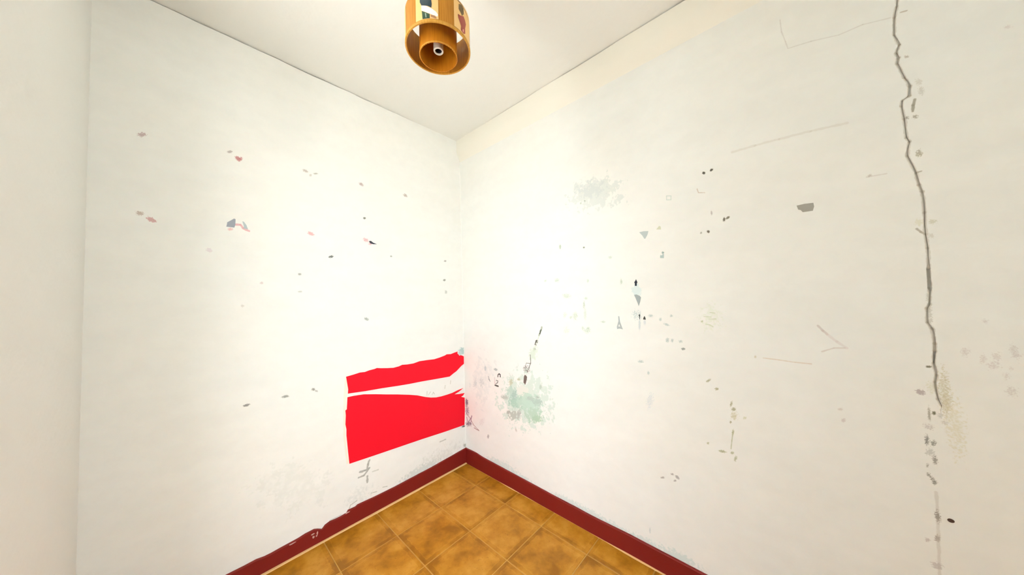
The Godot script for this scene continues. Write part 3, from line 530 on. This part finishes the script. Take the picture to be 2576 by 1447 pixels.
func tile_mesh(lo: Vector2, hi: Vector2, cell: Rect2, turn: int) -> ArrayMesh:
	var s := begin()
	var c := 0.0022
	var outer := [Vector3(lo.x, -0.0025, lo.y), Vector3(hi.x, -0.0025, lo.y), Vector3(hi.x, -0.0025, hi.y), Vector3(lo.x, -0.0025, hi.y)]
	var inner := [Vector3(lo.x + c, 0, lo.y + c), Vector3(hi.x - c, 0, lo.y + c), Vector3(hi.x - c, 0, hi.y - c), Vector3(lo.x + c, 0, hi.y - c)]
	var uv := func(v: Vector3) -> Vector2:
		var t := (Vector2(v.x, v.z) - cell.position) / cell.size
		t = t.clamp(Vector2(0.004, 0.004), Vector2(0.996, 0.996))
		for k in turn:
			t = Vector2(1.0 - t.y, t.x)
		return t
	quad(s, inner[0], inner[1], inner[2], inner[3], [uv.call(inner[0]), uv.call(inner[1]), uv.call(inner[2]), uv.call(inner[3])])
	for i in 4:
		var j := (i + 1) % 4
		quad(s, outer[i], outer[j], inner[j], inner[i], [uv.call(outer[i]), uv.call(outer[j]), uv.call(inner[j]), uv.call(inner[i])])
		var di: Vector3 = outer[i] - Vector3(0, 0.005, 0)
		var dj: Vector3 = outer[j] - Vector3(0, 0.005, 0)
		quad(s, di, dj, outer[j], outer[i], [uv.call(outer[i]), uv.call(outer[j]), uv.call(outer[j]), uv.call(outer[i])])
	return commit(s)

func build_floor() -> void:
	var s := begin()
	bevel_box(s, Vector3(-0.05, -0.12, -0.05), Vector3(ROOM_X + 0.05, -0.0022, ROOM_Z + 0.05))
	var grout := mat("c79a52", 0.9, 0.2)
	grout.uv1_triplanar = true
	grout.heightmap_enabled = true
	grout.heightmap_texture = grain(0.05, 14, 256)
	grout.heightmap_scale = 0.1
	var floor_ := obj("floor", commit(s), grout)
	struct(floor_)
	var prints := []
	for k in 7:
		prints.append(tile_print(k + 1))
	var pitch := 0.2725
	var joint := 0.0018
	for ix in range(0, 17):
		for iz in range(-1, 7):
			var cell := Rect2(ix * pitch, 0.140 + iz * pitch - 0.001 * ix * 0.0, pitch, pitch)
			var lo := Vector2(maxf(cell.position.x, 0.004), maxf(cell.position.y, 0.004)) + Vector2(joint, joint)
			var hi := Vector2(minf(cell.end.x, ROOM_X - 0.004), minf(cell.end.y, ROOM_Z - 0.004)) - Vector2(joint, joint)
			if hi.x - lo.x < 0.02 or hi.y - lo.y < 0.02:
				continue
			var k := (ix * 5 + iz * 3 + 21) % 7
			obj("tile", tile_mesh(lo, hi, cell, (ix * 7 + iz * 11 + 44) % 4), prints[k], floor_)

# ------------------------------------------------------------------ skirting
func top_at(table: Array, d: float) -> float:
	if d <= table[0][0]:
		return table[0][1]
	for i in table.size() - 1:
		if d < table[i + 1][0]:
			return lerpf(table[i][1], table[i + 1][1], (d - table[i][0]) / maxf(table[i + 1][0] - table[i][0], 1e-5))
	return table[-1][1]

# a painted skirting board along the wall that starts at `from` and runs towards `along`, its face towards `out`
func skirting(called: String, from: Vector3, along: Vector3, out: Vector3, long: float, table: Array, bead: float, bead_broken: bool, m: Material, bead_m: Material) -> void:
	var stations := []
	var d := 0.0
	while d < long:
		stations.append(d)
		d += 0.02
	stations.append(long)
	for e in table:
		if e[0] > 0.0 and e[0] < long:
			stations.append(e[0])
	stations.sort()
	var s := begin()
	var b := begin()
	for i in stations.size() - 1:
		var prof := []
		var beads := []
		for k in 2:
			var t: float = stations[i + k]
			var h := top_at(table, t) + 0.0012 * noise.get_noise_2d(t * 260.0, 3.0)
			var o := from + along * t
			prof.append([o, o + out * 0.011, o + out * 0.011 + Vector3(0, h - 0.0035, 0), o + out * 0.0085 + Vector3(0, h - 0.0008, 0), o + out * 0.0055 + Vector3(0, h, 0), o + Vector3(0, h, 0)])
			var w := bead * (1.0 + 0.35 * noise.get_noise_2d(t * 120.0, 44.0))
			if bead_broken:
				w *= clampf(0.75 + 2.2 * noise.get_noise_2d(t * 75.0, 88.0), 0.12, 1.5)
			beads.append([o + out * 0.0108 + Vector3(0, minf(w * 0.45, 0.005), 0), o + out * (0.0112 + w * 0.7) + Vector3(0, minf(w * 0.35, 0.004), 0), o + out * (0.0112 + w) + Vector3(0, -0.0004, 0)])
		for j in 5:
			quad(s, prof[0][j], prof[1][j], prof[1][j + 1], prof[0][j + 1])
		for j in 2:
			quad(b, beads[0][j + 1], beads[1][j + 1], beads[1][j], beads[0][j])
	var board := obj(called, commit(s), m)
	struct(board)
	obj("grout_bead", commit(b), bead_m, board)

func build_skirting() -> void:
	var red := mat("7d1a14", 0.5, 0.4)
	red.uv1_triplanar = true
	red.heightmap_enabled = true
	red.heightmap_texture = grain(0.05, 33, 256)
	red.heightmap_scale = 0.05
	var cream := mat("e8bd84", 0.9, 0.2)
	skirting("baseboard_left", Vector3(0, 0, 0), Vector3(0, 0, 1), Vector3(1, 0, 0), ROOM_Z, SKIRT_LEFT, 0.012, false, red, cream)
	skirting("baseboard_right", Vector3(0, 0, 0), Vector3(1, 0, 0), Vector3(0, 0, 1), ROOM_X, SKIRT_RIGHT, 0.0065, true, red, cream)
	var flat := [[0.0, 0.088], [5.0, 0.088]]
	skirting("baseboard_near", Vector3(0, 0, ROOM_Z), Vector3(1, 0, 0), Vector3(0, 0, -1), DOOR_LO.x, flat, 0.008, false, red, cream)
	skirting("baseboard_near", Vector3(DOOR_HI.x, 0, ROOM_Z), Vector3(1, 0, 0), Vector3(0, 0, -1), ROOM_X - DOOR_HI.x, flat, 0.008, false, red, cream)
	skirting("baseboard_side", Vector3(ROOM_X, 0, 0), Vector3(0, 0, 1), Vector3(-1, 0, 0), ROOM_Z, flat, 0.008, false, red, cream)
	# nicks where the red paint has come off the lumpy stretch of the left board
	var board: Node = get_node("baseboard_left")
	var bare := mat("c9a49c", 0.9, 0.2)
	for e in [[1.005, 0.064, 0.010, 0.004], [0.985, 0.058, 0.004, 0.010], [1.002, 0.048, 0.006, 0.007], [0.988, 0.046, 0.004, 0.005], [0.842, 0.083, 0.012, 0.004], [1.090, 0.070, 0.014, 0.003]]:
		var s := begin()
		var n := 9
		for i in n:
			var a0 := TAU * i / n
			var a1 := TAU * (i + 1) / n
			var r0 := 0.7 + 0.5 * rng_at(int(e[0] * 1000) + i)
			var r1 := 0.7 + 0.5 * rng_at(int(e[0] * 1000) + (i + 1) % n)
			var c := Vector3(0.0114, e[1], e[0])
			tri(s, c, c + Vector3(-0.0002, sin(a0) * e[3] * r0, cos(a0) * e[2] * r0), c + Vector3(-0.0002, sin(a1) * e[3] * r1, cos(a1) * e[2] * r1))
		obj("paint_chip", commit(s), bare, board)

# ------------------------------------------------------------------ things stuck to the walls
# a thin sheet with the given outline (metres on the wall), standing proud of it
func sheet_mesh(flat: Array, wall: String, thick: float, hole := []) -> ArrayMesh:
	var ring := PackedVector2Array()
	for i in range(0, flat.size(), 2):
		ring.append(Vector2(flat[i], flat[i + 1]))
	if not hole.is_empty():                                     # a slit joins the hole to the outline
		var h := PackedVector2Array()
		for i in range(0, hole.size(), 2):
			h.append(Vector2(hole[i], hole[i + 1]))
		if Geometry2D.is_polygon_clockwise(h) == Geometry2D.is_polygon_clockwise(ring):
			h.reverse()
		var best := [1e9, 0, 0]
		for i in ring.size():
			for j in h.size():
				var dd := ring[i].distance_to(h[j])
				if dd < best[0]:
					best = [dd, i, j]
		var joined := PackedVector2Array()
		for i in ring.size():
			joined.append(ring[i])
			if i == best[1]:
				for j in h.size() + 1:
					joined.append(h[(best[2] + j) % h.size()])
				joined.append(ring[i] + Vector2(0.00002, 0.00002))
		ring = joined
	var place := func(v: Vector2, out: float) -> Vector3:
		return Vector3(out, v.y, v.x) if wall == "L" else Vector3(v.x, v.y, out)
	var s := begin()
	var idx := Geometry2D.triangulate_polygon(ring)
	for i in range(0, idx.size(), 3):
		tri(s, place.call(ring[idx[i]], thick), place.call(ring[idx[i + 1]], thick), place.call(ring[idx[i + 2]], thick), ring[idx[i]], ring[idx[i + 1]], ring[idx[i + 2]])
	for i in ring.size():
		var a := ring[i]
		var b := ring[(i + 1) % ring.size()]
		quad(s, place.call(a, 0.0), place.call(b, 0.0), place.call(b, thick), place.call(a, thick), [a, b, b, a])
	return commit(s)

func build_wall_things() -> void:
	var red := mat("ee0f28", 0.55, 0.3)
	var o := obj("torn_red_sheet", sheet_mesh(UPPER_SHEET, "L", 0.0015), red)
	tag(o, "upper narrow strip of torn bright red sheet stuck on left wall", "torn sheet", "torn red sheets in the corner")
	o = obj("torn_red_sheet", sheet_mesh(LOWER_SHEET, "L", 0.0015), red)
	tag(o, "lower larger piece of torn bright red sheet stuck on left wall", "torn sheet", "torn red sheets in the corner")
	for e in SCRAPS:
		var m := mat("808080", 0.85, 0.2)
		m.albedo_color = rgb(e[3])
		var hole := TOWER_HOLE if e[4].contains("tower") else []
		o = obj(e[0], sheet_mesh(e[2], e[1], 0.0007, hole), m)
		tag(o, e[4], e[5], "torn scraps left on the left wall" if e[0] == "torn_paper_scrap" else "printed scraps left on the right wall" if e[0] == "printed_paper_scrap" else "")
	# a small dark fixing left in the wall to the right of the crack
	var s := begin()
	var n := 14
	for i in n:
		var a0 := TAU * i / n
		var a1 := TAU * (i + 1) / n
		var p0 := Vector3(cos(a0) * 0.0062, sin(a0) * 0.0055, 0.0)
		var p1 := Vector3(cos(a1) * 0.0062, sin(a1) * 0.0055, 0.0)
		quad(s, p0, p1, p1 * 0.75 + Vector3(0, 0, 0.002), p0 * 0.75 + Vector3(0, 0, 0.002))
		quad(s, p0 * 0.75 + Vector3(0, 0, 0.002), p1 * 0.75 + Vector3(0, 0, 0.002), p1 * 0.3 + Vector3(0, 0, 0.0014), p0 * 0.3 + Vector3(0, 0, 0.0014))
		tri(s, p0 * 0.3 + Vector3(0, 0, 0.0014), p1 * 0.3 + Vector3(0, 0, 0.0014), Vector3(0, 0, 0.0006))
	o = obj("wall_plug", commit(s), mat("4a3428", 0.7))
	o.position = Vector3(2.161, 0.587, 0.0)
	tag(o, "small dark brown wall plug low beside the crack", "wall plug")

# ------------------------------------------------------------------ lamp
const LAMP_AT := Vector3(1.0598, 0.0, 0.9096)
const DRUM_R := 0.1003

func lathe(prof: Array, n := 64, from := 0.0, to := TAU) -> ArrayMesh:
	var s := begin()
	s.set_smooth_group(0)
	for i in n:
		var a0 := lerpf(from, to, float(i) / n)
		var a1 := lerpf(from, to, float(i + 1) / n)
		for j in prof.size() - 1:
			var p: Vector2 = prof[j]
			var q: Vector2 = prof[j + 1]
			s.set_smooth_group(j)
			quad(s, Vector3(cos(a0) * p.x, p.y, sin(a0) * p.x), Vector3(cos(a1) * p.x, p.y, sin(a1) * p.x), Vector3(cos(a1) * q.x, q.y, sin(a1) * q.x), Vector3(cos(a0) * q.x, q.y, sin(a0) * q.x), [Vector2(a0 / TAU * 4.0, p.y * 4.0), Vector2(a1 / TAU * 4.0, p.y * 4.0), Vector2(a1 / TAU * 4.0, q.y * 4.0), Vector2(a0 / TAU * 4.0, q.y * 4.0)])
	return commit(s)

# a painted shape on the drum: outline in degrees round the axis and metres up
func on_drum(flat: Array, r: float) -> ArrayMesh:
	var s := begin()
	var ring := PackedVector2Array()
	for i in range(0, flat.size(), 2):
		ring.append(Vector2(flat[i], flat[i + 1] * 500.0))
	var put := func(v: Vector2, rr: float) -> Vector3:
		return Vector3(cos(deg_to_rad(v.x)) * rr, v.y / 500.0, sin(deg_to_rad(v.x)) * rr)
	var lo := 1e9
	var hi := -1e9
	for v in ring:
		lo = minf(lo, v.x)
		hi = maxf(hi, v.x)
	var at := floorf(lo / 3.0) * 3.0
	while at < hi:                                  # slices of three degrees follow the curve of the drum
		var strip := PackedVector2Array([Vector2(at, 0), Vector2(at + 3.0, 0), Vector2(at + 3.0, 2000), Vector2(at, 2000)])
		for piece in Geometry2D.intersect_polygons(ring, strip):
			var idx := Geometry2D.triangulate_polygon(piece)
			for i in range(0, idx.size(), 3):
				tri(s, put.call(piece[idx[i]], r), put.call(piece[idx[i + 1]], r), put.call(piece[idx[i + 2]], r))
		at += 3.0
	return commit(s)

func wood(a: String, b: String, seed_: int, rough := 0.5) -> StandardMaterial3D:
	var n := 128
	var im := Image.create(n, n, false, Image.FORMAT_RGB8)
	for y in n:
		for x in n:
			var g := 0.5 + 0.8 * noise.get_noise_3d(x * 9.0, y * 0.7, seed_ * 61.0) + 0.3 * noise.get_noise_3d(x * 2.0, y * 2.0, seed_ * 17.0)
			im.set_pixel(x, y, Color(a).lerp(Color(b), clampf(g, 0, 1)))
	var m := StandardMaterial3D.new()
	m.albedo_texture = ImageTexture.create_from_image(im)
	m.roughness = rough
	m.metallic_specular = 0.4
	return m

func build_lamp() -> void:
	var t := thing("pendant_lamp", "round wooden drum ceiling lamp with painted cream panels and no bulb", "lamp", LAMP_AT)
	var veneer := wood("b2741c", "c88a2c", 2)
	var amber := wood("b06a0c", "c47c18", 5)
	var pale := wood("c08c34", "d4a048", 9)
	var y0 := 2.0455
	var y1 := 2.148
	obj("drum", lathe([Vector2(DRUM_R - 0.004, y0 + 0.001), Vector2(DRUM_R, y0 + 0.001), Vector2(DRUM_R, y1), Vector2(DRUM_R - 0.004, y1), Vector2(DRUM_R - 0.004, y0 + 0.001)], 72), veneer, t)
	obj("bottom_rim", lathe([Vector2(DRUM_R - 0.0034, y0 + 0.001), Vector2(DRUM_R - 0.003, y0), Vector2(DRUM_R + 0.0008, y0), Vector2(DRUM_R + 0.0016, y0 + 0.001), Vector2(DRUM_R + 0.0016, y0 + 0.0065), Vector2(DRUM_R, y0 + 0.0075)], 72), pale, t)
	var cream := mat("f0c684", 0.6, 0.3)
	for a in [[33.6, 72.6], [-38.5, 7.0], [105.0, 144.0], [177.0, 216.0], [249.0, 288.0]]:
		var panel := lathe([Vector2(DRUM_R - 0.0002, y0 + 0.0085), Vector2(DRUM_R + 0.0009, y0 + 0.0085), Vector2(DRUM_R + 0.0009, y1 - 0.003), Vector2(DRUM_R - 0.0002, y1 - 0.003)], 14, deg_to_rad(a[0]), deg_to_rad(a[1]))
		var po := obj("picture_panel", panel, cream, t)
		if a[0] == 33.6:
			var rp := DRUM_R + 0.0016
			obj("painted_shape", on_drum([64.0, 2.1435, 46.3, 2.1435, 43.9, 2.097, 44.7, 2.086, 51.0, 2.092, 61.2, 2.096, 64.1, 2.107], rp), mat("2e4048", 0.5), po)
			obj("painted_shape", on_drum([61.3, 2.096, 53.0, 2.092, 44.5, 2.084, 37.2, 2.075, 34.2, 2.068, 35.0, 2.061, 41.7, 2.064, 51.2, 2.071, 61.4, 2.081], rp), mat("f4f2e6", 0.5), po)
			obj("painted_shape", on_drum([60.7, 2.0795, 53.2, 2.072, 47.4, 2.067, 47.5, 2.0545, 59.6, 2.0545], rp), mat("34503c", 0.5), po)
			obj("painted_shape", on_drum([55.2, 2.071, 53.3, 2.069, 52.7, 2.057, 54.1, 2.057], rp + 0.0005), mat("a8bcaa", 0.5), po)
			obj("painted_shape", on_drum([46.1, 2.065, 39.2, 2.063, 36.2, 2.056, 38.7, 2.0545, 45.5, 2.059], rp), mat("a87a56", 0.5), po)
		elif a[0] < 0.0:
			var rp := DRUM_R + 0.0016
			obj("painted_shape", on_drum([-2.9, 2.134, -8.5, 2.139, -14.6, 2.136, -15.4, 2.120, -9.9, 2.106, -7.0, 2.112, -2.6, 2.118], rp), mat("6e5a34", 0.5), po)
			obj("painted_shape", on_drum([-0.7, 2.100, -6.0, 2.102, -14.2, 2.111, -18.7, 2.105, -21.2, 2.096, -18.2, 2.078, -18.4, 2.062, -14.0, 2.0555, -8.8, 2.0555, -6.1, 2.058, -7.3, 2.070, -4.7, 2.079, -1.4, 2.089], rp), mat("a04838", 0.5), po)
			obj("painted_shape", on_drum([-11.1, 2.066, -13.8, 2.069, -13.2, 2.058, -10.4, 2.058], rp + 0.0005), mat("e8a094", 0.5), po)
			obj("painted_line", on_drum([-0.4, 2.144, -13.6, 2.142, -25.1, 2.137, -33.0, 2.129, -33.0, 2.127, -25.1, 2.1345, -13.6, 2.139, -0.4, 2.141], rp), mat("8a6a48", 0.5), po)
	# the inner tube, its lower edge finely serrated
	var ri := 0.0586
	var yi := 2.0225
	var yt := 2.128
	var s := begin()
	var n := 96
	for i in n:
		var a0 := TAU * i / n
		var a1 := TAU * (i + 1) / n
		var e0 := yi + (0.0012 if i % 2 == 0 else 0.0)
		var e1 := yi + (0.0012 if i % 2 == 1 else 0.0)
		var d0 := Vector3(cos(a0), 0, sin(a0))
		var d1 := Vector3(cos(a1), 0, sin(a1))
		s.set_smooth_group(0)
		var uv := func(a: float, y: float) -> Vector2: return Vector2(a / TAU * 4.0, y * 4.0)
		quad(s, d0 * ri + Vector3(0, e0, 0), d1 * ri + Vector3(0, e1, 0), d1 * ri + Vector3(0, yt, 0), d0 * ri + Vector3(0, yt, 0), [uv.call(a0, e0), uv.call(a1, e1), uv.call(a1, yt), uv.call(a0, yt)])
		s.set_smooth_group(1)
		var rr := ri - 0.0022
		quad(s, d0 * rr + Vector3(0, yt, 0), d1 * rr + Vector3(0, yt, 0), d1 * rr + Vector3(0, e1, 0), d0 * rr + Vector3(0, e0, 0), [uv.call(a0, yt), uv.call(a1, yt), uv.call(a1, e1), uv.call(a0, e0)])
		s.set_smooth_group(-1)
		quad(s, d0 * rr + Vector3(0, e0, 0), d1 * rr + Vector3(0, e1, 0), d1 * ri + Vector3(0, e1, 0), d0 * ri + Vector3(0, e0, 0), [uv.call(a0, e0), uv.call(a1, e1), uv.call(a1, e1), uv.call(a0, e0)])
	obj("inner_tube", commit(s), amber, t)
	obj("inner_rim", lathe([Vector2(ri, yi + 0.0045), Vector2(ri + 0.0008, yi + 0.004), Vector2(ri + 0.0008, yi + 0.0014), Vector2(ri, yi + 0.001)], 72), pale, t)
	obj("tube_top", lathe([Vector2(0.0, yt), Vector2(ri + 0.001, yt), Vector2(ri + 0.001, yt + 0.006), Vector2(0.0, yt + 0.006)], 48), amber, t)
	# bulb holder
	var white := mat("efece2", 0.35)
	var so := obj("bulb_socket", lathe([Vector2(0.0105, 2.047), Vector2(0.0112, 2.0435), Vector2(0.0142, 2.0430), Vector2(0.0158, 2.0450), Vector2(0.0158, 2.075), Vector2(0.0145, 2.078), Vector2(0.0145, yt)], 40), white, t)
	obj("socket_hole", lathe([Vector2(0.0106, 2.0465), Vector2(0.0102, 2.075), Vector2(0.0, 2.075)], 32), mat("2a2230", 0.6), so)
	# bars that carry the drum, flex and ceiling cup
	for k in 3:
		var bs := begin()
		bevel_box(bs, Vector3(0.0, yt + 0.006, -0.006), Vector3(DRUM_R - 0.003, yt + 0.010, 0.006), 0.001)
		var bo := obj("support_bar", commit(bs), veneer, t)
		bo.rotation.y = TAU * k / 3.0 + 0.4
	obj("flex", lathe([Vector2(0.0032, yt + 0.006), Vector2(0.0032, 2.475)], 16), white, t)
	obj("ceiling_cup", lathe([Vector2(0.004, 2.455), Vector2(0.020, 2.458), Vector2(0.038, 2.470), Vector2(0.045, 2.485), Vector2(0.046, 2.4995)], 40), white, t)

# ------------------------------------------------------------------ scene
const DOOR_LO := Vector2(0.775, 0.0)
const DOOR_HI := Vector2(1.07, 2.34)
const WINDOW_LO := Vector2(0.05, 0.60)
const WINDOW_HI := Vector2(0.62, 2.34)
const TOWER_HOLE := [1.2385,1.1023,1.2333,1.0887,1.2432,1.0891]

func _ready() -> void:
	var cam := Camera3D.new()
	cam.name = "camera"
	add_child(cam)
	cam.projection = Camera3D.PROJECTION_PERSPECTIVE
	cam.keep_aspect = Camera3D.KEEP_HEIGHT
	cam.fov = 88.852
	cam.near = 0.02
	cam.far = 60.0
	cam.transform = Transform3D(Basis.from_euler(Vector3(deg_to_rad(2.1734), deg_to_rad(42.2673), deg_to_rad(-1.5826)), EULER_ORDER_YXZ), Vector3(1.83463, 1.24258, 1.44182))
	cam.current = true

	var env := Environment.new()
	env.background_mode = Environment.BG_SKY
	var sky_m := ProceduralSkyMaterial.new()          # bright haze over a pale sunlit terrace
	sky_m.sky_top_color = Color("dfe9f4")
	sky_m.sky_horizon_color = Color("f3f7fb")
	sky_m.ground_horizon_color = Color("e6e8e8")
	sky_m.ground_bottom_color = Color("c9c8c4")
	sky_m.sky_energy_multiplier = 1.0
	sky_m.ground_energy_multiplier = 1.1
	var sky := Sky.new()
	sky.sky_material = sky_m
	env.sky = sky
	env.background_energy_multiplier = 19.5
	env.tonemap_mode = Environment.TONE_MAPPER_LINEAR
	env.tonemap_exposure = 1.13
	env.sdfgi_enabled = true
	env.ssao_enabled = true
	env.ssil_enabled = true
	var we := WorldEnvironment.new()
	we.name = "world_environment"
	we.environment = env
	add_child(we)

	noise.seed = 11
	noise.noise_type = FastNoiseLite.TYPE_SIMPLEX_SMOOTH
	noise.frequency = 0.02
	noise.fractal_octaves = 3
	rng.seed = 5

	build_walls()
	build_balcony_door()
	build_window()
	build_floor()
	build_skirting()
	build_lamp()
	build_wall_things()
